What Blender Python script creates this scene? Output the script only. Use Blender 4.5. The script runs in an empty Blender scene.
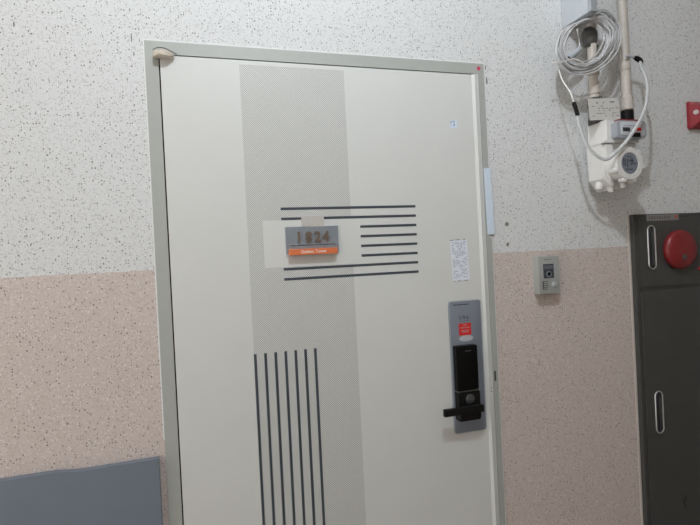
import bpy, bmesh, math, random
from mathutils import Vector, Matrix, Euler
random.seed(7)
SC = bpy.context.scene
COL = SC.collection

# ------------------------------------------------------------------ camera
CAM = Vector((0.09008, -1.44383, 1.52700))
YAW, PITCH, ROLL = math.radians(16.907), math.radians(-0.3633), math.radians(-2.8515)
fw = Vector((math.sin(YAW)*math.cos(PITCH), math.cos(YAW)*math.cos(PITCH), math.sin(PITCH)))
ri = Vector((math.cos(YAW), -math.sin(YAW), 0)); up = ri.cross(fw)
ri2 = ri*math.cos(ROLL) + up*math.sin(ROLL); up2 = -ri*math.sin(ROLL) + up*math.cos(ROLL)
cd = bpy.data.cameras.new('camera'); cam = bpy.data.objects.new('camera', cd); COL.objects.link(cam)
M = Matrix((ri2, up2, -fw)).transposed().to_4x4(); M.translation = CAM
cam.matrix_world = M
cd.sensor_width = 36; cd.lens = 36*520/700; cd.clip_start = 0.02
SC.camera = cam

# ------------------------------------------------------------------ light
w = bpy.data.worlds.new('world'); SC.world = w; w.use_nodes = True
w.node_tree.nodes['Background'].inputs[0].default_value = (1.0, 0.955, 0.895, 1)
w.node_tree.nodes['Background'].inputs[1].default_value = 1.45
CEIL = 3.08
LAMP = (0.40, -1.12, CEIL-0.08)
LAMP_W = 41
lt = bpy.data.lights.new('ceiling_lamp_bulb', 'POINT'); lt.energy = LAMP_W; lt.shadow_soft_size = 0.03
lt.color = (0.88, 0.96, 1.03)
lo = bpy.data.objects.new('ceiling_lamp_bulb', lt); lo.location = (LAMP[0], LAMP[1], LAMP[2]-0.05); COL.objects.link(lo)
SC.view_settings.view_transform = 'Standard'; SC.view_settings.look = 'None'
SC.view_settings.gamma = 1; SC.view_settings.use_curve_mapping = False
SC.view_settings.exposure = 0.0

# ------------------------------------------------------------------ materials
def srgb(r, g, b):
    f = lambda c: (c/255/12.92) if c/255 <= 0.04045 else ((c/255+0.055)/1.055)**2.4
    return (f(r), f(g), f(b), 1)

class NT:
    def __init__(s, name):
        s.m = bpy.data.materials.new(name); s.m.use_nodes = True
        s.t = s.m.node_tree; s.b = s.t.nodes['Principled BSDF']
    def n(s, typ, **kw):
        o = s.t.nodes.new(typ)
        for k, v in kw.items(): setattr(o, k, v)
        return o
    def l(s, a, b): s.t.links.new(a, b)
    def val(s, sock, v):
        if isinstance(v, bpy.types.NodeSocket): s.l(v, sock)
        else: sock.default_value = v
    def math(s, op, a, b=0.0, c=0.0):
        o = s.n('ShaderNodeMath', operation=op)
        s.val(o.inputs[0], a); s.val(o.inputs[1], b); s.val(o.inputs[2], c)
        return o.outputs[0]
    def mix(s, f, a, b):
        o = s.n('ShaderNodeMix', data_type='RGBA')
        s.val(o.inputs[0], f); s.val(o.inputs[6], a); s.val(o.inputs[7], b)
        return o.outputs[2]
    def wxz(s):
        g = s.n('ShaderNodeNewGeometry'); sp = s.n('ShaderNodeSeparateXYZ'); s.l(g.outputs['Position'], sp.inputs[0])
        cb = s.n('ShaderNodeCombineXYZ'); s.l(sp.outputs[0], cb.inputs[0]); s.l(sp.outputs[2], cb.inputs[1])
        s.l(sp.outputs[1], cb.inputs[2])
        return sp.outputs[0], sp.outputs[2], cb.outputs[0]

def mat(name, col, rough=0.5, metal=0.0, var=0.06, scale=60, bump=0.0, coat=0.0, spec=0.5, emit=None):
    s = NT(name)
    tc = s.n('ShaderNodeTexCoord'); nz = s.n('ShaderNodeTexNoise'); nz.inputs['Scale'].default_value = scale
    nz.inputs['Detail'].default_value = 4
    s.l(tc.outputs['Object'], nz.inputs['Vector'])
    c1 = tuple(min(1, c*(1+var)) for c in col[:3])+(1,); c0 = tuple(c*(1-var) for c in col[:3])+(1,)
    s.l(s.mix(nz.outputs[0], c0, c1), s.b.inputs['Base Color'])
    s.b.inputs['Roughness'].default_value = rough; s.b.inputs['Metallic'].default_value = metal
    s.b.inputs['Coat Weight'].default_value = coat; s.b.inputs['Specular IOR Level'].default_value = spec
    if bump:
        bp = s.n('ShaderNodeBump'); bp.inputs['Strength'].default_value = bump; bp.inputs['Distance'].default_value = 0.001
        s.l(nz.outputs[0], bp.inputs['Height']); s.l(bp.outputs[0], s.b.inputs['Normal'])
    if emit:
        s.b.inputs['Emission Color'].default_value = emit[:3]+(1,); s.b.inputs['Emission Strength'].default_value = emit[3]
    return s.m

WALLZ = 1.524
def wall_material():
    s = NT('speckled_wall_paint')
    x, z, v = s.wxz()
    # slightly wavy border between the two paints
    nz = s.n('ShaderNodeTexNoise'); nz.inputs['Scale'].default_value = 35; s.l(v, nz.inputs['Vector'])
    zz = s.math('ADD', z, s.math('MULTIPLY', s.math('SUBTRACT', nz.outputs[0], 0.5), 0.006))
    low = s.math('LESS_THAN', zz, WALLZ)
    white = (0.665, 0.672, 0.675, 1); pink = (0.585, 0.505, 0.470, 1)
    base = s.mix(low, white, pink)
    # fine mottling
    n2 = s.n('ShaderNodeTexNoise'); n2.inputs['Scale'].default_value = 260; n2.inputs['Detail'].default_value = 2; s.l(v, n2.inputs['Vector'])
    mr = s.n('ShaderNodeMapRange'); s.l(n2.outputs[0], mr.inputs[0]); mr.inputs[1].default_value = 1.455; mr.inputs[2].default_value = 0.65
    mr.inputs[3].default_value = 0.89; mr.inputs[4].default_value = 1.10
    mul = s.n('ShaderNodeMix', data_type='RGBA', blend_type='MULTIPLY'); mul.inputs[0].default_value = 1
    s.l(base, mul.inputs[6]); s.l(mr.outputs[0], mul.inputs[7]); base = mul.outputs[2]
    def layer(base, scale, frac, size, col, seed, strength=1.0):
        mp = s.n('ShaderNodeMapping'); mp.inputs['Location'].default_value = (seed*3.17, seed*1.71, 0); s.l(v, mp.inputs['Vector'])
        mp.inputs['Scale'].default_value = (1, 0.85, 0)
        dn = s.n('ShaderNodeTexNoise'); dn.inputs['Scale'].default_value = scale*1.6; s.l(mp.outputs[0], dn.inputs['Vector'])
        mm = s.n('ShaderNodeVectorMath', operation='MULTIPLY_ADD'); s.l(dn.outputs[1], mm.inputs[0])
        mm.inputs[1].default_value = (0.6/scale,)*3; s.l(mp.outputs[0], mm.inputs[2])
        vo = s.n('ShaderNodeTexVoronoi', voronoi_dimensions='2D'); vo.inputs['Scale'].default_value = scale
        s.l(mm.outputs[0], vo.inputs['Vector'])
        sc = s.n('ShaderNodeSeparateColor'); s.l(vo.outputs['Color'], sc.inputs[0])
        on = s.math('LESS_THAN', sc.outputs[0], frac)
        rad = s.math('MULTIPLY_ADD', sc.outputs[1], size, size*0.5)
        ins = s.math('LESS_THAN', vo.outputs['Distance'], rad)
        f = s.math('MULTIPLY', s.math('MULTIPLY', on, ins), strength)
        return s.mix(f, base, col)
    base = layer(base, 230, 0.40, 0.28, (0.36, 0.33, 0.30, 1), 1, 0.5)
    base = layer(base, 210, 0.25, 0.28, (0.88, 0.88, 0.88, 1), 2, 0.5)
    base = layer(base, 150, 0.21, 0.18, (0.10, 0.085, 0.07, 1), 3, 0.8)
    base = layer(base, 80, 0.07, 0.09, (0.09, 0.08, 0.07, 1), 4, 0.8)
    # chipped spots where the plaster shows, each at its own place on the wall
    for cx, cz, rx, rz in [(-.03,2.126,.0015,.012),(-.026,2.085,.0015,.006),(-.295,2.139,.0018,.007),(1.0085,2.111,.002,.008),(1.0105,2.068,.003,.010),
                           (1.059,1.614,.007,.007),(1.058,1.549,.005,.006)]:
        dx = s.math('DIVIDE', s.math('SUBTRACT', x, cx), rx); dz = s.math('DIVIDE', s.math('SUBTRACT', z, cz), rz)
        d = s.math('ADD', s.math('MULTIPLY', dx, dx), s.math('MULTIPLY', dz, dz))
        d = s.math('ADD', d, s.math('MULTIPLY', s.math('SUBTRACT', n2.outputs[0], 0.5), 1.5))
        base = s.mix(s.math('MULTIPLY', s.math('LESS_THAN', d, 1.0), 0.85), base, (0.13, 0.11, 0.09, 1))
    s.l(base, s.b.inputs['Base Color']); s.b.inputs['Roughness'].default_value = 0.75
    s.b.inputs['Specular IOR Level'].default_value = 0.25
    bp = s.n('ShaderNodeBump'); bp.inputs['Strength'].default_value = 0.35; bp.inputs['Distance'].default_value = 0.0012
    s.l(n2.outputs[0], bp.inputs['Height']); s.l(bp.outputs[0], s.b.inputs['Normal'])
    return s.m

DOOR_C = (0.710, 0.718, 0.700, 1)
def door_material():
    s = NT('door_enamel_with_dot_print')
    x, z, v = s.wxz()
    def between(a, lo, hi): return s.math('MULTIPLY', s.math('GREATER_THAN', a, lo), s.math('LESS_THAN', a, hi))
    band = s.math('MULTIPLY', between(x, .2405, .5375), s.math('LESS_THAN', z, 2.073))
    clear = s.math('MULTIPLY', between(x, .282, .60), between(z, 1.514, 1.645))
    band = s.math('MULTIPLY', band, s.math('SUBTRACT', 1.0, clear))
    P = 0.0060
    k = 2*math.pi/P
    sx = s.math('SINE', s.math('MULTIPLY', x, k)); sz = s.math('SINE', s.math('MULTIPLY', z, k))
    dots = s.math('GREATER_THAN', s.math('MULTIPLY', sx, sz), 0.20)
    nz = s.n('ShaderNodeTexNoise'); nz.inputs['Scale'].default_value = 9; nz.inputs['Detail'].default_value = 5; s.l(v, nz.inputs['Vector'])
    f = s.math('MULTIPLY', s.math('MULTIPLY', band, dots), 0.72)
    base = s.mix(nz.outputs[0], tuple(c*.975 for c in DOOR_C[:3])+(1,), tuple(min(1,c*1.025) for c in DOOR_C[:3])+(1,))
    s.l(s.mix(f, base, (0.20, 0.20, 0.18, 1)), s.b.inputs['Base Color'])
    s.b.inputs['Roughness'].default_value = 0.42; s.b.inputs['Specular IOR Level'].default_value = 0.35
    return s.m

MW = wall_material(); MDOOR = door_material()
MDP = mat('door_enamel', DOOR_C, 0.42, var=.02)
MFRAME = mat('frame_grey_green_enamel', (0.43, 0.445, 0.42, 1), 0.45, var=.05, scale=40)
MCAULK = mat('white_caulk', (0.80, 0.80, 0.80, 1), 0.5, var=.08, scale=150)
MGAP = mat('gap_shade_black', (0.012, 0.011, 0.010, 1), 0.9)  # near-black colour standing in for the shade inside narrow gaps
MSTR = mat('slate_stripe_paint', (0.055, 0.068, 0.085, 1), 0.5, var=.15, scale=150)
MGREYPL = mat('blue_grey_plate', (0.255, 0.285, 0.320, 1), 0.42, metal=.15, var=.05, scale=90)
MBRONZE = mat('bronze_digits', (0.26, 0.19, 0.145, 1), 0.22, metal=.5, var=.15, scale=300)
MORANGE = mat('orange_strip', (0.72, 0.185, 0.065, 1), 0.5, var=.05)
MWHITE = mat('white_print', (0.85, 0.83, 0.80, 1), 0.5)
MTAPE = mat('masking_tape', (0.66, 0.63, 0.59, 1), 0.6, var=.07, scale=200)
MTAPE.node_tree.nodes['Principled BSDF'].inputs['Alpha'].default_value = 0.82
MPAPER = mat('white_paper', (0.80, 0.84, 0.92, 1), 0.6, var=.03)
MBLUEP = mat('pale_blue_paper', (0.70, 0.80, 0.93, 1), 0.5, var=.03)
MINK = mat('grey_ink', (0.22, 0.24, 0.28, 1), 0.6)
MDINK = mat('dark_ink', (0.03, 0.03, 0.035, 1), 0.6)
MPINK = mat('pink_dot', (0.62, 0.05, 0.13, 1), 0.5)
MLOCKP = mat('lock_plate_steel', (0.27, 0.305, 0.36, 1), 0.38, metal=.35, var=.05, scale=120)
MCHROME = mat('chrome', (0.95, 0.96, 0.98, 1), 0.28, metal=1, var=.03)
MBLACK = mat('gloss_black_plastic', (0.005, 0.005, 0.005, 1), 0.25, spec=.15)
MBLACKM = mat('matt_black_plastic', (0.007, 0.007, 0.007, 1), 0.45, spec=.2)
MRED = mat('red_label', (0.65, 0.02, 0.02, 1), 0.5)
MSILV = mat('silver_sticker', (0.50, 0.53, 0.57, 1), 0.4, var=.1, scale=200)
MBELL = mat('doorbell_silver_plastic', (0.40, 0.41, 0.395, 1), 0.4, metal=.1, var=.10, scale=260)
MBELLD = mat('camera_window', (0.06, 0.07, 0.085, 1), 0.2)
MCREAM = mat('hinge_cream_plastic', (0.62, 0.55, 0.47, 1), 0.5)
MPIPE = mat('painted_pipe', (0.58, 0.53, 0.48, 1), 0.5, var=.15, scale=60, bump=.3)
MMETER = mat('meter_white_plastic', (0.74, 0.73, 0.71, 1), 0.4, var=.04)
MBOX = mat('junction_box_grey', (0.52, 0.56, 0.60, 1), 0.5, var=.04)
MCABLE = mat('grey_white_cable', (0.55, 0.55, 0.56, 1), 0.35, var=.30, scale=45)
MTUBE = mat('clear_grey_sleeve', (0.60, 0.61, 0.62, 1), 0.25, var=.08, spec=.6)
MDGREY = mat('dark_grey_metal', (0.10, 0.10, 0.095, 1), 0.5, metal=.4, var=.15)
MHYD = mat('cabinet_charcoal_enamel', (0.070, 0.071, 0.068, 1), 0.38, metal=.1, var=.10, scale=25, spec=.4)
MHYDD = mat('cabinet_charcoal_dark', (0.048, 0.045, 0.043, 1), 0.45, var=.10, scale=25, spec=.4)
MHLAB = mat('cabinet_label', (0.24, 0.225, 0.22, 1), 0.4, var=.25, scale=90)
MBELLR = mat('red_bell_enamel', (0.22, 0.018, 0.022, 1), 0.35, var=.12, scale=40)
MALRM = mat('red_alarm_plastic', (0.31, 0.018, 0.028, 1), 0.3, var=.1)
MDEV = mat('device_blue_grey', (0.36, 0.38, 0.42, 1), 0.4, var=.08)
MDEVL = mat('device_light_grey', (0.55, 0.57, 0.60, 1), 0.4, var=.06)
MDIAL = mat('dial_glass_grey', (0.20, 0.22, 0.26, 1), 0.25, var=.12, scale=200)
MBOARD = mat('blue_grey_board', (0.175, 0.205, 0.250, 1), 0.6, var=.07, scale=14)
MFLOOR = mat('floor_terrazzo', (0.30, 0.27, 0.24, 1), 0.5, var=.25, scale=120)
MCEIL = mat('ceiling_paint', (0.75, 0.74, 0.72, 1), 0.8)
MBACK = mat('corridor_wall_paint', (0.46, 0.41, 0.36, 1), 0.8)
MLIT = mat('lit_diffuser', (0.9, 0.9, 0.9, 1), 0.5, emit=(1.0, 0.99, 0.97, 3.0))

# ------------------------------------------------------------------ mesh helpers
def box(bm, x0, x1, y0, y1, z0, z1, bev=0.0, seg=2):
    m = Matrix.Translation(((x0+x1)/2, (y0+y1)/2, (z0+z1)/2)) @ Matrix.Diagonal((x1-x0, y1-y0, z1-z0, 1))
    r = bmesh.ops.create_cube(bm, size=1, matrix=m)
    if bev:
        es = list({e for v in r['verts'] for e in v.link_edges})
        bmesh.ops.bevel(bm, geom=es, offset=bev, segments=seg, profile=0.6, affect='EDGES')
def prism(bm, pts, y0, y1, bev=0.0, seg=2):
    """pts: outline in (x, z), counter-clockwise seen from the front (-y); front face at y0 (smaller)."""
    f0 = [bm.verts.new((p[0], y0, p[1])) for p in pts]; f1 = [bm.verts.new((p[0], y1, p[1])) for p in pts]
    a = bm.faces.new(f0); bm.faces.new(list(reversed(f1)))
    n = len(pts)
    for i in range(n): bm.faces.new((f0[(i+1) % n], f0[i], f1[i], f1[(i+1) % n]))
    if bev: bmesh.ops.bevel(bm, geom=list(a.edges), offset=bev, segments=seg, profile=0.6, affect='EDGES')
def rrect(x0, x1, z0, z1, r, n=5):
    out = []
    for cx, cz, a in ((x1-r, z0+r, -90), (x1-r, z1-r, 0), (x0+r, z1-r, 90), (x0+r, z0+r, 180)):
        for i in range(n+1):
            t = math.radians(a+90*i/n); out.append((cx+r*math.cos(t), cz+r*math.sin(t)))
    return out
def ell(cx, cz, rx, rz, n=32): return [(cx+rx*math.cos(2*math.pi*i/n), cz+rz*math.sin(2*math.pi*i/n)) for i in range(n)]
def lathe(bm, c, axis, prof, n=32):
    """prof: list of (distance along axis, radius)."""
    axis = Vector(axis).normalized(); a = axis.orthogonal().normalized(); b = axis.cross(a); c = Vector(c)
    rings = []
    for d, r in prof:
        rings.append([bm.verts.new(c+axis*d+(a*math.cos(2*math.pi*i/n)+b*math.sin(2*math.pi*i/n))*max(r, 1e-5)) for i in range(n)])
    for p, q in zip(rings, rings[1:]):
        for i in range(n): bm.faces.new((p[i], p[(i+1) % n], q[(i+1) % n], q[i]))
    bm.faces.new(list(reversed(rings[0]))); bm.faces.new(rings[-1])
def smooth_path(pts, n=8):
    P = [Vector(p) for p in pts]; P = [P[0]*2-P[1]]+P+[P[-1]*2-P[-2]]; out = []
    for i in range(1, len(P)-2):
        for k in range(n):
            t = k/n
            out.append(0.5*((2*P[i])+(P[i+1]-P[i-1])*t+(2*P[i-1]-5*P[i]+4*P[i+1]-P[i+2])*t*t+(3*P[i]-P[i-1]-3*P[i+1]+P[i+2])*t**3))
    out.append(P[-2]); return out
def tube(bm, path, r, n=8, flat=None):
    """swept tube; flat=(ra, rb) gives an oval section"""
    P = [Vector(p) for p in path]; rings = []
    t0 = (P[1]-P[0]).normalized(); a = t0.cross(Vector((0, 1, 0)))
    if a.length < .1: a = t0.orthogonal()
    a.normalize()
    for i, p in enumerate(P):
        t = (P[min(i+1, len(P)-1)]-P[max(i-1, 0)]).normalized()
        a = (a-t*a.dot(t)).normalized(); b = t.cross(a)
        rr = r[i] if isinstance(r, (list, tuple)) else r
        fa, fb = (rr, rr) if flat is None else flat
        rings.append([bm.verts.new(p+a*fa*math.cos(2*math.pi*k/n)+b*fb*math.sin(2*math.pi*k/n)) for k in range(n)])
    for p, q in zip(rings, rings[1:]):
        for k in range(n): bm.faces.new((p[k], p[(k+1) % n], q[(k+1) % n], q[k]))
    bm.faces.new(list(reversed(rings[0]))); bm.faces.new(rings[-1])

def worldloc(o):
    v = Vector((0, 0, 0))
    while o: v += o.location; o = o.parent
    return v
def obj(name, bm, m, parent=None, smooth=False, loc=None):
    """links one mesh object; geometry is given in world metres, the origin goes to loc (or the parent's)"""
    bmesh.ops.recalc_face_normals(bm, faces=bm.faces)
    if loc is None: loc = worldloc(parent) if parent else Vector((0, 0, 0))
    loc = Vector(loc)
    bmesh.ops.translate(bm, verts=bm.verts, vec=-loc)
    me = bpy.data.meshes.new(name); bm.to_mesh(me); bm.free()
    o = bpy.data.objects.new(name, me); COL.objects.link(o)
    if parent: o.parent = parent; o.location = loc-worldloc(parent)
    else: o.location = loc
    me.materials.append(m)
    if smooth:
        for p in me.polygons: p.use_smooth = True
        me.set_sharp_from_angle(angle=math.radians(40))
    return o
def thing(name, label, cat, loc, group=None):
    o = bpy.data.objects.new(name, None); COL.objects.link(o); o.location = loc; o.empty_display_size = .05
    o['label'] = label; o['category'] = cat
    if group: o['group'] = group
    return o
def tag(o, label, cat, group=None):
    o['label'] = label; o['category'] = cat
    if group: o['group'] = group
    return o
def struct(o): o['kind'] = 'structure'; return o
def B(fn):  # small sugar: build a bmesh with a function
    bm = bmesh.new(); fn(bm); return bm
def text_mesh(name, body, size, x, z, y, m, parent, depth=0.0003, tilt=0, align='CENTER', bold=0.0, xs=1.0):
    cu = bpy.data.curves.new(name, 'FONT'); cu.body = body; cu.size = size; cu.align_x = align; cu.align_y = 'CENTER'
    cu.extrude = depth; cu.offset = bold; cu.resolution_u = 3
    t = bpy.data.objects.new(name, cu); COL.objects.link(t)
    dg = bpy.context.evaluated_depsgraph_get(); me = bpy.data.meshes.new_from_object(t.evaluated_get(dg))
    bpy.data.objects.remove(t); bpy.data.curves.remove(cu)
    me.transform(Matrix.Rotation(math.radians(tilt), 4, 'Y') @ Matrix.Rotation(math.radians(90), 4, 'X') @ Matrix.Diagonal((xs, 1, 1, 1)))
    me.materials.clear(); me.materials.append(m)
    o = bpy.data.objects.new(name, me); COL.objects.link(o)
    if parent: o.parent = parent; o.location = Vector((x, y, z))-worldloc(parent)
    else: o.location = (x, y, z)
    return o

# ------------------------------------------------------------------ the room
XL, XR, YB = -1.6, 3.2, -2.3
FO = (0.0, 1.0, 2.121)     # door frame, outer left, right, top
def f(bm):
    box(bm, XL, FO[0], 0, .16, 0, CEIL); box(bm, FO[1], XR, 0, .16, 0, CEIL); box(bm, FO[0], FO[1], 0, .16, FO[2], CEIL)
struct(obj('wall_front', B(f), MW))
struct(obj('wall_back', B(lambda b: box(b, XL, XR, YB-.1, YB, 0, CEIL)), MBACK))
struct(obj('wall_right', B(lambda b: box(b, XR, XR+.1, YB-.1, .16, 0, CEIL)), MBACK))
struct(obj('floor', B(lambda b: box(b, XL-.1, XR+.1, YB-.1, .16, -.1, 0)), MFLOOR))
struct(obj('ceiling', B(lambda b: box(b, XL-.1, XR+.1, YB-.1, .16, CEIL, CEIL+.1)), MCEIL))
# caulk line along the outside of the frame
def f(bm):
    box(bm, -.0035, 0, -.0012, 0.002, 1.08, 2.1245); box(bm, -.0035, 1.0035, -.0015, 0.002, 2.121, 2.1255); box(bm, 1.0, 1.0030, -.0012, 0.002, 0, 2.1245)
struct(obj('trim_1', B(f), MCAULK))

# ------------------------------------------------------------------ the door
door = bpy.data.objects.new('door_1', None); COL.objects.link(door); door.location = (.5, 0, 0)
struct(door)
LEAF = (.0365, .966, 2.0845)
def f(bm):
    box(bm, 0, .0330, -.003, .10, 0, 2.088)          # left jamb
    box(bm, 0, 1.0, -.003, .10, 2.088, 2.121)        # head
    box(bm, .9805, 1.0, -.003, .10, 0, 2.088)        # right jamb
    box(bm, .033, .9795, .05, .10, 0, 2.088)         # rebate behind the leaf
obj('door_frame', B(f), MFRAME, door)
obj('closing_stop', B(lambda b: box(b, .9668, .9795, -.0025, .05, 0, 2.094, .0008)), MDP, door)
def f(bm):
    prism(bm, [(LEAF[0], 0.008), (.955, .008), (.955, LEAF[2]), (LEAF[0], LEAF[2])], -.004, .045, .0012, 2)
    # folded outer edge of the leaf, its facet turned towards the hinge side
    z0, z1 = .008, LEAF[2]
    prof = [(.953, -.004), (.9625, -.0095), (.9655, -.0085), (.966, -.002), (.966, .045), (.953, .045)]
    a = [bm.verts.new((p[0], p[1], z0)) for p in prof]; b = [bm.verts.new((p[0], p[1], z1)) for p in prof]
    for i in range(len(prof)):
        j = (i+1) % len(prof); bm.faces.new((a[i], a[j], b[j], b[i]))
    bm.faces.new(a); bm.faces.new(list(reversed(b)))
obj('door_leaf', B(f), MDOOR, door)
def f(bm):
    box(bm, .0330, .0365, .012, .05, 0, 2.088); box(bm, .0330, .966, .012, .05, 2.0845, 2.088); box(bm, .9790, .9805, .004, .05, 0, 2.09)
obj('door_gap_shade', B(f), MGAP, door)  # dark strips filling the slots around the leaf, their shade put in as colour
def f(bm):
    for k in range(8):
        z = 1.6765-.0281*k; x0 = .334 if k in (0, 1, 6, 7) else .564
        box(bm, x0, .742, -.0046, -.0039, z-.0036, z+.0036)
obj('horizontal_stripes', B(f), MSTR, door)
def f(bm):
    for k in range(7):
        x = .2435+.0281*k
        box(bm, x-.0038, x+.0038, -.0046, -.0039, .32, 1.280)
obj('vertical_stripes', B(f), MSTR, door)
# hinge cap at the top left corner: a half-round shelf-like cover
def f(bm):
    n = 20; pts = []
    for i in range(n+1):
        t = math.pi*i/n
        pts.append((.0435-.0225*math.cos(t)*(1.0 if t < math.pi/2 else 1.3), -.003-.030*math.sin(t)**.85))
    lo = [bm.verts.new((p[0], p[1], 2.0750)) for p in pts]; hi = [bm.verts.new((p[0], p[1], 2.0885)) for p in pts]
    bt = bm.faces.new(lo); tp = bm.faces.new(list(reversed(hi)))
    for i in range(len(pts)):
        j = (i+1) % len(pts); bm.faces.new((lo[j], lo[i], hi[i], hi[j]))
    bmesh.ops.bevel(bm, geom=list(set(bt.edges) | set(tp.edges)), offset=.003, segments=3, affect='EDGES')
h = obj('hinge_cap', B(f), MCREAM, door, smooth=True); h['label'] = 'cream half-round hinge cap'
obj('hinge_pocket_gap', B(lambda b: tube(b, smooth_path([(.020, -.0028, 2.098), (.034, -.0028, 2.1045), (.050, -.0028, 2.1035), (.066, -.0028, 2.0965), (.080, -.0028, 2.0890)]), .0011, 6)), MGAP, door)  # dark tube drawing the shaded gap between hinge cap and frame
# keeper mark on the right jamb
def f(bm):
    box(bm, .9845, .9915, -.0036, -.0028, 1.120, 1.152, .0003); lathe(bm, (.9725, -.0024, 1.100), (0, -1, 0), [(0, .0018), (.0006, .0018)], 10)
    lathe(bm, (.9725, -.0024, 1.090), (0, -1, 0), [(0, .0018), (.0006, .0018)], 10)
obj('keeper_screws', B(f), MDGREY, door)

# ------------------------------------------------------------------ number plate on the door
np_ = thing('number_plate', 'grey number plate reading 1824 taped to the door, orange strip along its foot', 'sign', (.419, -.004, 1.548))
obj('plate', B(lambda b: prism(b, rrect(.343, .495, 1.549, 1.625, .0015, 2), -.010, -.004, .0008)), MGREYPL, np_)
obj('plate_line', B(lambda b: box(b, .355, .486, -.0104, -.0098, 1.5715, 1.5735)), MDINK, np_)
for ch, x in zip('1824', (.3795, .4080, .4335, .4575)):
    o = text_mesh('digit', ch, .040, x, 1.5945, -.0125, MBRONZE, np_, depth=.0024, bold=.0008, xs=1.0)
o = obj('orange_strip', B(lambda b: box(b, .349, .487, -.024, -.010, 1.5455, 1.5625, .0008)), MORANGE, np_); o['label'] = 'orange strip with white lettering'
text_mesh('strip_lettering', 'Golden, Tower', .0118, .4180, 1.5540, -.0242, MWHITE, o, depth=.0002, bold=.00015)
tp = obj('masking_tape', B(lambda b: prism(b, [(.3915, 1.6245), (.4545, 1.6240), (.4550, 1.6535), (.3905, 1.6530)], -.0108, -.0048)), MTAPE, loc=(.423, -.005, 1.625))
tag(tp, 'strip of beige masking tape over the top of the grey number plate', 'tape')

# ------------------------------------------------------------------ stickers on the door
def tilted(pts, c, deg):
    a = math.radians(deg); return [(c[0]+(p[0]-c[0])*math.cos(a)-(p[1]-c[1])*math.sin(a), c[1]+(p[0]-c[0])*math.sin(a)+(p[1]-c[1])*math.cos(a)) for p in pts]
ns = thing('paper_notice', 'tall narrow white paper notice with fine grey print above the door lock', 'sticker', (.883, -.004, 1.443))
C0 = (.883, 1.507); TD = 2.0
def R_(x0, x1, z0, z1): return tilted([(x0, z0), (x1, z0), (x1, z1), (x0, z1)], C0, TD)
obj('paper', B(lambda b: prism(b, R_(.854, .912, 1.444, 1.570), -.0046, -.0038)), MPAPER, ns)
def f(bm):
    z = 1.563
    while z > 1.452:
        x = .858
        while x < .905:
            l = random.uniform(.003, .010)
            if random.random() < .68: prism(bm, R_(x, min(x+l, .908), z-.0011, z+.0011), -.0048, -.0045)
            x += l+random.uniform(.001, .004)
        z -= .0047
obj('fine_print', B(f), mat('pale_ink', (.40, .43, .48, 1), .6), ns)
def f(bm):
    for a, b_ in ((.854, .866), (.872, .888), (.899, .907)): prism(bm, R_(a, b_, 1.5695, 1.5712), -.0050, -.0040)
obj('top_edge', B(f), MDINK, ns)
def f(bm):
    for a, b_ in ((.857, .862), (.870, .880), (.893, .905)): prism(bm, R_(a, b_, 1.4428, 1.4442), -.0050, -.0040)
obj('bottom_edge', B(f), MDINK, ns)

ss = thing('small_sticker', 'tiny square pale blue sticker high on the right of the door', 'sticker', (.883, -.004, 1.916))
obj('paper', B(lambda b: box(b, .8715, .8955, -.0045, -.0038, 1.9150, 1.9395)), MBLUEP, ss)
def f(bm):
    for x0, x1, z0, z1 in ((.8735,.8765,1.9300,1.9375),(.8735,.8755,1.9240,1.9265),(.8800,.8885,1.9350,1.9372),(.8838,.8862,1.9255,1.9330),(.8830,.8875,1.9220,1.9260)):
        box(bm, x0, x1, -.0047, -.0044, z0, z1)
obj('print', B(f), MINK, ss)
st = obj('edge_strip', B(lambda b: prism(b, [(.9855, 1.583), (1.0085, 1.583), (1.0040, 1.792), (.9825, 1.792)], -.0070, -.003, .0006)), MBLUEP, loc=(.995, -.003, 1.583))
tag(st, 'pale blue plastic strip stuck upright over the right edge of the door frame', 'strip')
pk = obj('dot_sticker', B(lambda b: lathe(b, (.9815, -.003, 2.1055), (0, -1, 0), [(0, .0062), (.0008, .0062), (.0010, .0055)], 20)), MPINK, loc=(.9815, -.003, 2.1055))
tag(pk, 'small round pink dot sticker at the top right corner of the door frame', 'sticker')

# ------------------------------------------------------------------ the digital lock
lk = thing('digital_door_lock', 'black digital door lock with lever handle on a tall silver plate', 'door lock', (.890, -.004, .972))
obj('back_plate', B(lambda b: prism(b, rrect(.8345, .9470, .9735, 1.3825, .009), -.0075, -.004, .0012)), MLOCKP, lk, smooth=True)
def f(bm):
    o_ = rrect(.8345, .9470, .9735, 1.3825, .009); i_ = rrect(.8368, .9447, .9758, 1.3802, .007)
    n = len(o_); A = [bm.verts.new((p[0], -.0080, p[1])) for p in o_]; Bv = [bm.verts.new((p[0], -.0080, p[1])) for p in i_]
    Cv = [bm.verts.new((p[0], -.0050, p[1])) for p in o_]; D = [bm.verts.new((p[0], -.0050, p[1])) for p in i_]
    for i in range(n):
        j = (i+1) % n
        bm.faces.new((A[i], A[j], Bv[j], Bv[i])); bm.faces.new((A[j], A[i], Cv[i], Cv[j])); bm.faces.new((Bv[i], Bv[j], D[j], D[i])); bm.faces.new((Cv[i], D[i], D[j], Cv[j]))
obj('plate_rim', B(f), mat('rim_highlight', (.50, .54, .58, 1), .3), lk)  # rim colour lightened to paint in the highlight along the plate edge
bd = obj('keypad_body', B(lambda b: prism(b, rrect(.8420, .9140, 1.108, 1.2460, .004), -.0280, -.0075, .003)), MBLACK, lk, smooth=True)
obj('keypad_slot', B(lambda b: box(b, .872, .893, -.0284, -.0279, 1.2290, 1.2302)), mat('dim_grey_print', (.12, .12, .12, 1), .4), bd)
obj('divider_line', B(lambda b: box(b, .8425, .9135, -.0290, -.0075, 1.1055, 1.1090, .0005)), mat('dim_chrome', (.22, .21, .19, 1), .3, metal=.8), lk)
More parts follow.
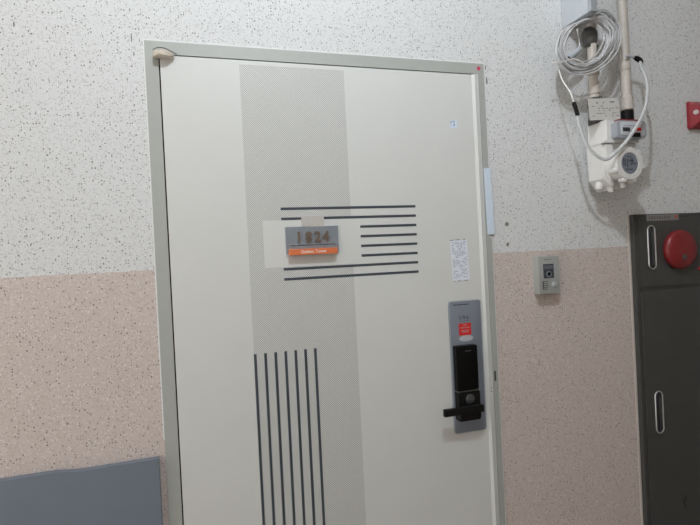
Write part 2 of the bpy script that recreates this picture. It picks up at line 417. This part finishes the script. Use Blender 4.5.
lb = obj('handle_housing', B(lambda b: prism(b, rrect(.8420, .9150, 1.018, 1.1065, .004), -.0310, -.0075, .003)), MBLACKM, lk, smooth=True)
def f(bm):
    lathe(bm, (.880, -.031, 1.084), (0, -1, 0), [(0, .015), (.002, .015), (.0035, .012), (.004, .001)], 28)
obj('thumb_sensor', B(f), mat('sensor_chrome', (.16, .17, .18, 1), .25, metal=.7, var=.6, scale=170), lb, smooth=True)
lv = obj('lever_handle', B(lambda b: (box(b, .780, .912, -.058, -.044, 1.0470, 1.0690, .003), box(b, .835, .905, -.052, -.030, 1.030, 1.0660, .004))), MBLACKM, lk, smooth=True)
rl = obj('red_label', B(lambda b: box(b, .8660, .9080, -.0082, -.0072, 1.2750, 1.3120)), MRED, lk); rl['label'] = 'square red label with white print'
def f(bm):
    for z, a, b_ in ((1.3065, .880, .894), (1.2985, .871, .903), (1.2895, .873, .901), (1.2850, .876, .898)):
        x = a
        while x < b_:
            l = random.uniform(.0022, .0045); box(bm, x, min(x+l, b_), -.0086, -.0080, z-.0018, z+.0018); x += l+.0012
obj('label_print', B(f), mat('faded_white_print', (.60, .25, .24, 1), .5), rl)
obj('oval_sticker', B(lambda b: prism(b, ell(.8895, 1.2650, .0240, .0095), -.0082, -.0072)), MSILV, lk)
def f(bm):
    x = .850
    for i in range(9):
        l = random.uniform(.003, .006); box(bm, x, x+l, -.0079, -.0073, 1.3685, 1.3715); x += l+.0012
obj('plate_print', B(f), MDINK, lk)
def f(bm):
    for x0, z0, x1, z1 in ((.8665, 1.3290, .8790, 1.3305), (.8680, 1.3345, .8750, 1.3360), (.8700, 1.3245, .8760, 1.3260), (.8815, 1.3245, .8832, 1.3370), (.8815, 1.3330, .8890, 1.3345), (.8870, 1.3240, .8888, 1.3345),
                           (.8920, 1.3280, .9035, 1.3295), (.8960, 1.3300, .8978, 1.3370), (.8925, 1.3240, .9025, 1.3254), (.8660, 1.3185, .9040, 1.3192)):
        box(bm, x0, x1, -.0079, -.0073, z0, z1)
obj('logo_print', B(f), MDINK, lk)

# ------------------------------------------------------------------ video doorbell
db = thing('video_doorbell', 'small grey video doorbell with camera window on the pink wall right of the door', 'doorbell', (1.187, 0, 1.387))
obj('casing', B(lambda b: prism(b, rrect(1.1470, 1.2260, 1.3840, 1.5050, .003, 3), -.030, 0, .0025)), MBELL, db, smooth=True)
cw = obj('camera_window', B(lambda b: box(b, 1.1650, 1.2040, -.0308, -.0290, 1.4345, 1.4800, .0005)), MBELLD, db)
obj('camera_lens', B(lambda b: (lathe(b, (1.1845, -.0305, 1.4470), (0, -1, 0), [(0, .0105), (.003, .0100), (.0035, .0070), (.0015, .0060)], 24))), mat('lens_ring', (.22, .25, .29, 1), .3, metal=.3), cw, smooth=True)
obj('lens_glass', B(lambda b: lathe(b, (1.1845, -.0320, 1.4485), (0, -1, 0), [(0, .0058), (.0020, .0048), (.0028, .001)], 20)), MBLACK, cw, smooth=True)
obj('light_bar', B(lambda b: box(b, 1.168, 1.201, -.0312, -.0305, 1.4640, 1.4760)), mat('window_upper', (.13, .14, .16, 1), .3), cw)
def f(bm):
    for k in range(5): box(bm, 1.1585+.0005*k, 1.1815-.001*(k % 2), -.0305, -.0298, 1.4235-.0062*k, 1.4255-.0062*k)
    box(bm, 1.1600, 1.1640, -.0305, -.0298, 1.4000, 1.4255)
obj('speaker_grille', B(f), mat('grille_dark', (.10, .10, .10, 1), .5), db)
obj('call_button', B(lambda b: lathe(b, (1.2040, -.030, 1.4120), (0, -1, 0), [(0, .0095), (.002, .0095), (.0035, .007), (.0038, .001)], 24)), mat('button_grey', (.42, .45, .45, 1), .3), db, smooth=True)
def f(bm):
    for x0, x1 in ((1.1700, 1.1745), (1.1752, 1.1790), (1.1800, 1.1850), (1.1880, 1.1945)): box(bm, x0, x1, -.0304, -.0298, 1.4925, 1.4965)
obj('brand_print', B(f), MINK, db)
obj('lower_mark', B(lambda b: box(b, 1.181, 1.184, -.0305, -.0298, 1.391, 1.402)), MSILV, db)

# ------------------------------------------------------------------ meter assembly
# pipes
def f(bm):
    tube(bm, [(1.378, -.050, 1.985), (1.378, -.050, 2.20), (1.382, -.050, CEIL)], .0145, 20)
pl = obj('water_pipe', B(f), MPIPE, smooth=True, loc=(1.378, -.05, 1.985))
tag(pl, 'left of the two painted pipes above the meter, running behind the coiled cable', 'pipe', 'painted pipes above the meter')
for i, (z, h_, r) in enumerate(((2.100, .030, .0185), (2.040, .030, .0175))):
    obj('pipe_coupling', B(lambda b: lathe(b, (1.378, -.05, z-h_/2), (0, 0, 1), [(0, .0145), (.003, r), (h_-.003, r), (h_, .0145)], 24)), MPIPE, pl, smooth=True)
obj('metal_collar', B(lambda b: (lathe(b, (1.378, -.05, 1.985), (0, 0, 1), [(0, .014), (.0, .022), (.010, .022), (.010, .018), (.018, .018), (.018, .021), (.026, .021), (.030, .015)], 12))), MDGREY, pl)
def f(bm):
    tube(bm, [(1.510, -.050, 1.975), (1.510, -.050, 2.15), (1.508, -.050, CEIL)], .0155, 20)
pr = obj('water_pipe', B(f), MPIPE, smooth=True, loc=(1.510, -.05, 1.975))
tag(pr, 'right painted pipe, straight and unhidden, beside the coiled grey cable', 'pipe', 'painted pipes above the meter')
obj('pipe_coupling', B(lambda b: lathe(b, (1.510, -.05, 1.977), (0, 0, 1), [(0, .0155), (.003, .0205), (.045, .0205), (.049, .0155)], 24)), MPIPE, pr, smooth=True)
obj('pipe_coupling', B(lambda b: lathe(b, (1.509, -.05, 2.11), (0, 0, 1), [(0, .0155), (.004, .0185), (.024, .0185), (.028, .0155)], 24)), MPIPE, pr, smooth=True)

mt = thing('gas_meter', 'white plastic utility meter with round grey dial hung below two pipes', 'meter', (1.43, -.03, 1.708))
def f(bm):
    # upper block and lower, chamfered block
    prism(bm, [(1.371, 1.8600), (1.500, 1.8600), (1.500, 1.9300), (1.371, 1.9300)], -.104, -.022, .003)
    prism(bm, [(1.392, 1.7080), (1.440, 1.7080), (1.486, 1.7420), (1.494, 1.7800), (1.494, 1.8610), (1.358, 1.8610), (1.360, 1.7440)], -.092, -.028, .006, 3)
    prism(bm, [(1.356, 1.8560), (1.398, 1.8560), (1.398, 1.8640), (1.356, 1.8640)], -.108, -.030, .0015)
obj('meter_body', B(f), MMETER, mt, smooth=True)
def f(bm):
    prism(bm, [(1.366, 1.752), (1.388, 1.722), (1.394, 1.722), (1.394, 1.852), (1.366, 1.852)], -.103, -.090, .003)
obj('front_panel', B(f), MMETER, mt, smooth=True)
def f(bm):
    lathe(bm, (1.409, -.085, 1.782), (0, -1, 0), [(0, .046), (.040, .046), (.046, .0535), (.062, .0535), (.067, .050), (.067, .034), (.062, .0335)], 48)
    for a in (38, -12, 205, 250, 290):
        c = (1.409+.0545*math.cos(math.radians(a)), -.128, 1.783+.0545*math.sin(math.radians(a)))
        lathe(bm, c, (0, -1, 0), [(0, .008), (.020, .008), (.022, .006)], 14)
dh = obj('dial_housing', B(f), MMETER, mt, smooth=True)
dl = obj('dial', B(lambda b: lathe(b, (1.409, -.146, 1.782), (0, -1, 0), [(0, .0335), (.003, .0335), (.0035, .031)], 40)), MDIAL, mt, smooth=True)
def f(bm):
    for x0, z0, x1, z1 in ((1.396, 1.774, 1.399, 1.798), (1.402, 1.774, 1.405, 1.798), (1.411, 1.770, 1.414, 1.797), (1.418, 1.789, 1.436, 1.792), (1.424, 1.776, 1.427, 1.799),
                           (1.431, 1.778, 1.434, 1.799), (1.436, 1.780, 1.447, 1.783), (1.404, 1.762, 1.432, 1.765), (1.408, 1.802, 1.430, 1.804)):
        box(bm, x0-.011, x1-.011, -.1500, -.1490, z0, z1)
obj('dial_markings', B(f), MDINK, dl)
def f(bm):
    lathe(bm, (1.375, -.060, 1.734), (-.3, -.1, -1), [(0, .014), (.018, .013), (.024, .010)], 14)
    lathe(bm, (1.395, -.085, 1.722), (0, 0, -1), [(0, .010), (.020, .009), (.022, .006)], 14)
    lathe(bm, (1.420, -.110, 1.735), (0, 0, -1), [(0, .010), (.024, .009), (.026, .006)], 14)
obj('drain_plugs', B(f), MMETER, mt, smooth=True)
def f(bm):
    lathe(bm, (1.378, -.05, 1.928), (0, 0, 1), [(0, .022), (.018, .022), (.018, .016), (.060, .016)], 20)
    box(bm, 1.352, 1.404, -.085, -.045, 1.932, 1.940, .001)
obj('inlet_nut', B(f), MDGREY, mt)
obj('outlet_nut', B(lambda b: lathe(b, (1.510, -.05, 1.926), (0, 0, 1), [(0, .020), (.050, .020), (.050, .016)], 20)), MBLACKM, mt)
obj('outlet_elbow', B(lambda b: prism(b, rrect(1.470, 1.526, 1.875, 1.927, .006, 3), -.070, -.030, .002)), MMETER, mt, smooth=True)

dv = thing('shutoff_controller', 'blue-grey controller box with small display and red trim on the front of the white meter', 'controller', (1.435, -.104, 1.868))
obj('housing', B(lambda b: prism(b, rrect(1.386, 1.501, 1.8665, 1.9210, .009), -.131, -.1045, .004)), MDEV, dv, smooth=True)
obj('face_plate', B(lambda b: prism(b, rrect(1.399, 1.494, 1.8740, 1.9170, .007), -.1335, -.1305, .001)), MDEVL, dv, smooth=True)
obj('display', B(lambda b: box(b, 1.405, 1.433, -.1342, -.1332, 1.8860, 1.8985)), MDINK, dv)
obj('red_button', B(lambda b: box(b, 1.457, 1.477, -.1355, -.1330, 1.8885, 1.8990, .001)), MRED, dv)
obj('lower_window', B(lambda b: box(b, 1.440, 1.474, -.1345, -.1332, 1.8690, 1.8830)), MBLACKM, dv)
o = obj('top_cover', B(lambda b: box(b, 1.398, 1.486, -.128, -.106, 1.9200, 1.9265, .002)), MBELLR, dv); o['label'] = 'red top cover'
def f(bm):
    x = 1.410
    for i in range(7): box(bm, x, x+.006, -.1340, -.1333, 1.9035, 1.9055); x += .0085
obj('face_print', B(f), MINK, dv)

tg = thing('paper_tag', 'white paper tag with rows of small print hanging over the pipe above the meter', 'tag', (1.378, -.085, 1.935))
C1 = (1.383, 1.970)
def R1(x0, x1, z0, z1): return tilted([(x0, z0), (x1, z0), (x1, z1), (x0, z1)], C1, 3.5)
obj('card', B(lambda b: prism(b, R1(1.322, 1.441, 1.934, 2.003), -.0865, -.0850)), mat('old_white_card', (.66, .645, .61, 1), .6, var=.05), tg)
def f(bm):
    for z in (1.978, 1.971, 1.964, 1.955, 1.946):
        x = 1.334
        while x < 1.430:
            l = random.uniform(.003, .012)
            if random.random() < .55: prism(bm, R1(x, x+l, z-.0011, z+.0011), -.0870, -.0864)
            x += l+random.uniform(.002, .008)
    prism(bm, R1(1.352, 1.358, 1.986, 1.991), -.0870, -.0864); prism(bm, R1(1.378, 1.383, 1.987, 1.991), -.0870, -.0864); prism(bm, R1(1.406, 1.424, 1.989, 1.993), -.0870, -.0864)
obj('small_print', B(f), MINK, tg)
obj('hole_ring', B(lambda b: tube(b, [(1.378+.012*math.cos(t/10*math.pi), -.078+.006*math.cos(t/10*math.pi), 2.000+.012*math.sin(t/10*math.pi)) for t in range(21)], .0012, 6)), MDGREY, tg)

# junction box that stands out from the wall
jb = thing('junction_box', 'pale grey junction box standing out from the wall above the coiled cable', 'box', (1.318, 0, 2.262))
def f(bm):
    box(bm, 1.3040, 1.3280, -.128, 0, 2.2560, 2.440, .004, 3)
obj('casing', B(f), MBOX, jb, smooth=True)
obj('cover', B(lambda b: box(b, 1.3034, 1.3290, -.133, -.120, 2.2550, 2.442, .003, 3)), mat('box_cover_grey', (.36,.39,.42,1), .5), jb, smooth=True)

# coiled cable
def coil_path(loops, c, a, b, ang, y0):
    pts = []; N = 40; ca, sa = math.cos(ang), math.sin(ang); ph = [random.uniform(0, 6.28) for _ in range(4)]
    sc, ox, oz, yy = 1.0, 0, 0, 0
    prev = (1.0, 0, 0, 0)
    for L in range(loops):
        nxt = (random.uniform(.62, 1.0), random.uniform(-.009, .009), random.uniform(-.009, .009), random.uniform(-.020, .016))
        for i in range(N):
            t = i/N; u = t*2*math.pi
            k = [prev[q]*(1-t)+nxt[q]*t for q in range(4)]
            ex = a*k[0]*math.cos(u); ez = b*k[0]*math.sin(u)
            X = c[0]+ex*ca-ez*sa+k[1]; Z = c[1]+ex*sa+ez*ca+k[2]
            Z = min(Z, 2.246+max(0, X-1.333)*1.2-max(0, 1.310-X)*0.42-.012*k[0]*(X < 1.35)*random.Random(L).random())
            pts.append((X, y0+k[3]-.003*math.sin(3*u+L), Z))
        prev = nxt
    return pts
CC = (1.317, 2.174); CA = math.radians(34)
random.seed(11)
p = coil_path(21, CC, .141, .090, CA, -.090)
# tail leading off to the left
tail = [(1.300, -.095, 2.108), (1.262, -.100, 2.116), (1.225, -.100, 2.106), (1.176, -.098, 2.097)]
cb = thing('cable_coil', 'thick coil of grey-white cable looped under the junction box', 'cable', (1.333, -.072, 2.07))
obj('cable_loops', B(lambda b: tube(b, p, .0025, 7)), MCABLE, cb, smooth=True)
obj('cable_tail', B(lambda b: tube(b, smooth_path(tail), .0024, 7)), MWHITE, cb, smooth=True)
obj('inner_lead', B(lambda b: tube(b, smooth_path([(1.318, -.05, 2.262), (1.317, -.060, 2.215), (1.318, -.062, 2.175), (1.300, -.066, 2.140), (1.255, -.070, 2.110)]), .0024, 7)), MCABLE, cb, smooth=True)
def f(bm):
    m0 = len(bm.verts); lathe(bm, (1.262, -.074, 2.128), (.80, 0, .58), [(0, .007), (.004, .009), (.055, .010), (.062, .006)], 12)
obj('splice_sleeve', B(f), MSILV, cb, smooth=True)
obj('sleeve_end', B(lambda b: lathe(b, (1.262, -.074, 2.128), (-.80, 0, -.58), [(0, .0085), (.010, .0085), (.012, .006)], 12)), MBLACKM, cb, smooth=True)
vb = obj('pipe_valve', B(lambda b: (lathe(b, (1.375, -.045, 2.190), (0, 0, 1), [(0, .020), (.020, .024), (.040, .024), (.055, .017)], 16), box(b, 1.345, 1.398, -.058, -.048, 2.180, 2.188, .001))), MDGREY, pl)

# sleeved sensor cable that loops across the meter
sp = [(1.215, -.085, 2.085), (1.213, -.10, 2.050), (1.212, -.12, 2.020), (1.213, -.135, 1.997), (1.2175, -.14, 1.968)]
cg = thing('sensor_cable', 'clear grey sleeved cable looping from the coil down across the meter to the right pipe', 'cable', (1.30, -.15, 1.79))
obj('thin_lead', B(lambda b: tube(b, smooth_path(sp), .0020, 7)), MWHITE, cg, smooth=True)
o = obj('black_shrink_tube', B(lambda b: tube(b, smooth_path([(1.2170, -.14, 1.968), (1.2225, -.143, 1.944), (1.2255, -.145, 1.926)]), [.0040]+[.0062]*15+[.0062], 10)), MBLACKM, cg, smooth=True)
sl = [(1.2255, -.145, 1.926), (1.230, -.147, 1.896), (1.248, -.150, 1.842), (1.274, -.154, 1.808), (1.305, -.158, 1.792), (1.334, -.160, 1.803), (1.388, -.160, 1.846), (1.438, -.158, 1.900), (1.480, -.150, 1.955), (1.506, -.138, 2.010), (1.520, -.125, 2.050), (1.525, -.110, 2.085), (1.535, -.09, 2.115), (1.549, -.076, 2.137)]
obj('sleeve', B(lambda b: tube(b, smooth_path(sl), .004, 10, flat=(.0054, .0030))), MTUBE, cg, smooth=True)
obj('end_plug', B(lambda b: tube(b, [(1.560, -.074, 2.135), (1.550, -.074, 2.140), (1.535, -.074, 2.146), (1.525, -.074, 2.149)], [.004, .0085, .0085, .005], 12)), MBLACKM, cg, smooth=True)
obj('plug_tip', B(lambda b: tube(b, [(1.525, -.074, 2.149), (1.505, -.072, 2.152), (1.490, -.075, 2.150)], [.003, .0045, .003], 10)), MSILV, cg, smooth=True)

# ------------------------------------------------------------------ hydrant cabinet
hx0, hx1, hz1 = 1.5460, 2.30, 1.6320
hc = thing('hydrant_cabinet', 'dark grey fire hydrant cabinet set in the wall right of the door', 'cabinet', (1.92, 0, 0))
def f(bm):
    box(bm, hx0, hx1, -.018, 0, .12, hz1, .002)
    box(bm, hx0, hx0+.012, -.020, -.017, .12, hz1, .001); box(bm, hx0, hx1, -.020, -.017, hz1-.010, hz1, .001)
obj('cabinet_frame', B(f), MHYD, hc)
up_ = obj('upper_panel', B(lambda b: box(b, hx0+.022, hx1-.02, -.0205, -.017, 1.380, hz1-.016, .001)), MHYD, hc)
dr = obj('cabinet_door', B(lambda b: box(b, hx0+.018, hx1-.02, -.0225, -.017, .15, 1.366, .0015)), MHYD, hc)
obj('panel_seam', B(lambda b: box(b, hx0+.014, hx1-.02, -.0190, -.017, 1.366, 1.380)), MHYDD, hc)
obj('name_label', B(lambda b: box(b, 1.6020, 1.7460, -.0215, -.0200, 1.6080, 1.6290)), MHLAB, hc)
def f(bm):
    x = 1.612
    while x < 1.705:
        l = random.uniform(.005, .010); box(bm, x, x+l, -.0219, -.0214, 1.6130, 1.6240); x += l+.004
obj('label_print', B(f), mat('label_faded_print', (.14, .13, .13, 1), .5), hc)
obj('label_dot', B(lambda b: lathe(b, (1.735, -.0214, 1.6210), (0, -1, 0), [(0, .0045), (.0007, .0045)], 14)), MRED, hc)
def slot(zc, hgt, parent, nm):
    x0, x1 = 1.5985, 1.6300
    z0, z1 = zc-hgt/2, zc+hgt/2
    def f(bm):
        P = rrect(x0, x1, z0, z1, .016, 6); P = [(q[0], -.0265, q[1]) for q in P]; P.append(P[0]); P.append(P[1]); tube(bm, P, .0023, 8)
    o = obj(nm, B(f), MCHROME, parent, smooth=True)
    obj('handle_recess', B(lambda b: prism(b, rrect(x0+.006, x1-.003, z0+.004, z1-.004, .010, 5), -.0245, -.019)), MDINK, o)
    obj('latch', B(lambda b: box(b, x0+.013, x1-.006, -.0285, -.023, z0+.012, z1-.018, .002)), mat('latch_steel', (.16, .17, .18, 1), .25, metal=.9), o, smooth=True)
    return o
slot(1.516, .150, up_, 'flush_handle'); slot(.944, .145, dr, 'flush_handle')
obj('dark_mark', B(lambda b: (box(b, 1.706, 1.716, -.0229, -.0224, .604, .616), box(b, 1.713, 1.722, -.0229, -.0224, .612, .634), box(b, 1.703, 1.712, -.0229, -.0224, .616, .624), box(b, 1.711, 1.721, -.0229, -.0224, .590, .603))), MDINK, dr)
bl = thing('alarm_bell', 'round red alarm bell on the upper panel of the dark cabinet', 'bell', (1.738, -.0205, 1.434))
def f(bm):
    lathe(bm, (1.735, -.0212, 1.504), (0, -1, 0), [(0, .067), (.003, .069), (.014, .069), (.021, .065), (.026, .056), (.029, .042), (.030, .020), (.030, .002)], 48)
obj('gong', B(f), MBELLR, bl, smooth=True)
obj('sound_port', B(lambda b: lathe(b, (1.7300, -.0512, 1.477), (0, -1, 0), [(0, .0105), (.0010, .0105), (.0014, .009)], 18)), mat('port_grey', (.09, .08, .08, 1), .5), bl, smooth=True)
il = tag(obj('indicator_light', B(lambda b: lathe(b, (1.832, -.0205, 1.431), (0, -1, 0), [(0, .0075), (.004, .0075), (.007, .005), (.008, .001)], 18)), MALRM, smooth=True, loc=(1.832, -.0205, 1.431)), 'small red pilot light low right of the round alarm bell', 'light')

struct(obj('trim_2', B(lambda b: box(b, 1.5390, 1.5462, -.0035, 0.002, 0, 1.6320, .001)), mat('lit_side_beige', (.58, .53, .48, 1), .6, var=.1, scale=80)))  # added pale strip, painting in the lit left side of the cabinet frame

# emergency box
ab = thing('alarm_button_box', 'small square red alarm box on the white wall above the dark cabinet', 'alarm', (1.87, 0, 1.936))
def f(bm):
    x0, x1, z0, z1 = 1.828, 1.935, 1.936, 2.034
    o_ = [(x0, z0), (x1, z0), (x1, z1), (x0, z1)]; i_ = [(x0+.026, z0+.026), (x1-.026, z0+.026), (x1-.026, z1-.026), (x0+.026, z1-.026)]
    A = [bm.verts.new((p[0], 0, p[1])) for p in o_]; Bv = [bm.verts.new((p[0], -.014, p[1])) for p in o_]; Cv = [bm.verts.new((p[0], -.040, p[1])) for p in i_]
    for i in range(4):
        j = (i+1) % 4; bm.faces.new((A[i], A[j], Bv[j], Bv[i])); bm.faces.new((Bv[i], Bv[j], Cv[j], Cv[i]))
    bm.faces.new(Cv); bm.faces.new(list(reversed(A)))
    bmesh.ops.bevel(bm, geom=list(bm.edges), offset=.0025, segments=2, affect='EDGES')
obj('casing', B(f), MALRM, ab, smooth=True)
obj('push_button', B(lambda b: lathe(b, (1.881, -.0395, 1.985), (0, -1, 0), [(0, .020), (.003, .020), (.005, .017), (.005, .001)], 28)), mat('button_dark_red', (.14, .02, .02, 1), .3), ab, smooth=True)
obj('spot_mark', B(lambda b: lathe(b, (1.8415, -.0275, 1.991), (-.7, -.7, 0), [(0, .0085), (.0015, .0085), (.002, .007)], 18)), mat('spot_grey', (.55, .50, .48, 1), .4), ab, smooth=True)

# board standing against the wall
bo = obj('leaning_board', B(lambda b: prism(b, [(-.95, 0), (-.0150, 0), (-.0155, 1.0405), (-.06, 1.0400), (-.20, 1.0385), (-.255, 1.0440), (-.95, 1.040)], -.021, -.001, .001)), MBOARD, loc=(-.48, -.01, 0))
tag(bo, 'plain blue-grey board standing against the pink wall left of the door', 'board')

# ceiling lamp
cl = thing('ceiling_light', 'round ceiling lamp with lit white diffuser in front of the door', 'lamp', (LAMP[0], LAMP[1], CEIL))
obj('lamp_base', B(lambda b: lathe(b, (LAMP[0], LAMP[1], CEIL), (0, 0, -1), [(0, .14), (.03, .14), (.035, .13)], 40)), MBOX, cl, smooth=True)
obj('diffuser', B(lambda b: lathe(b, (LAMP[0], LAMP[1], CEIL-.035), (0, 0, -1), [(0, .125), (.02, .12), (.035, .09), (.04, .02)], 40)), MLIT, cl, smooth=True)
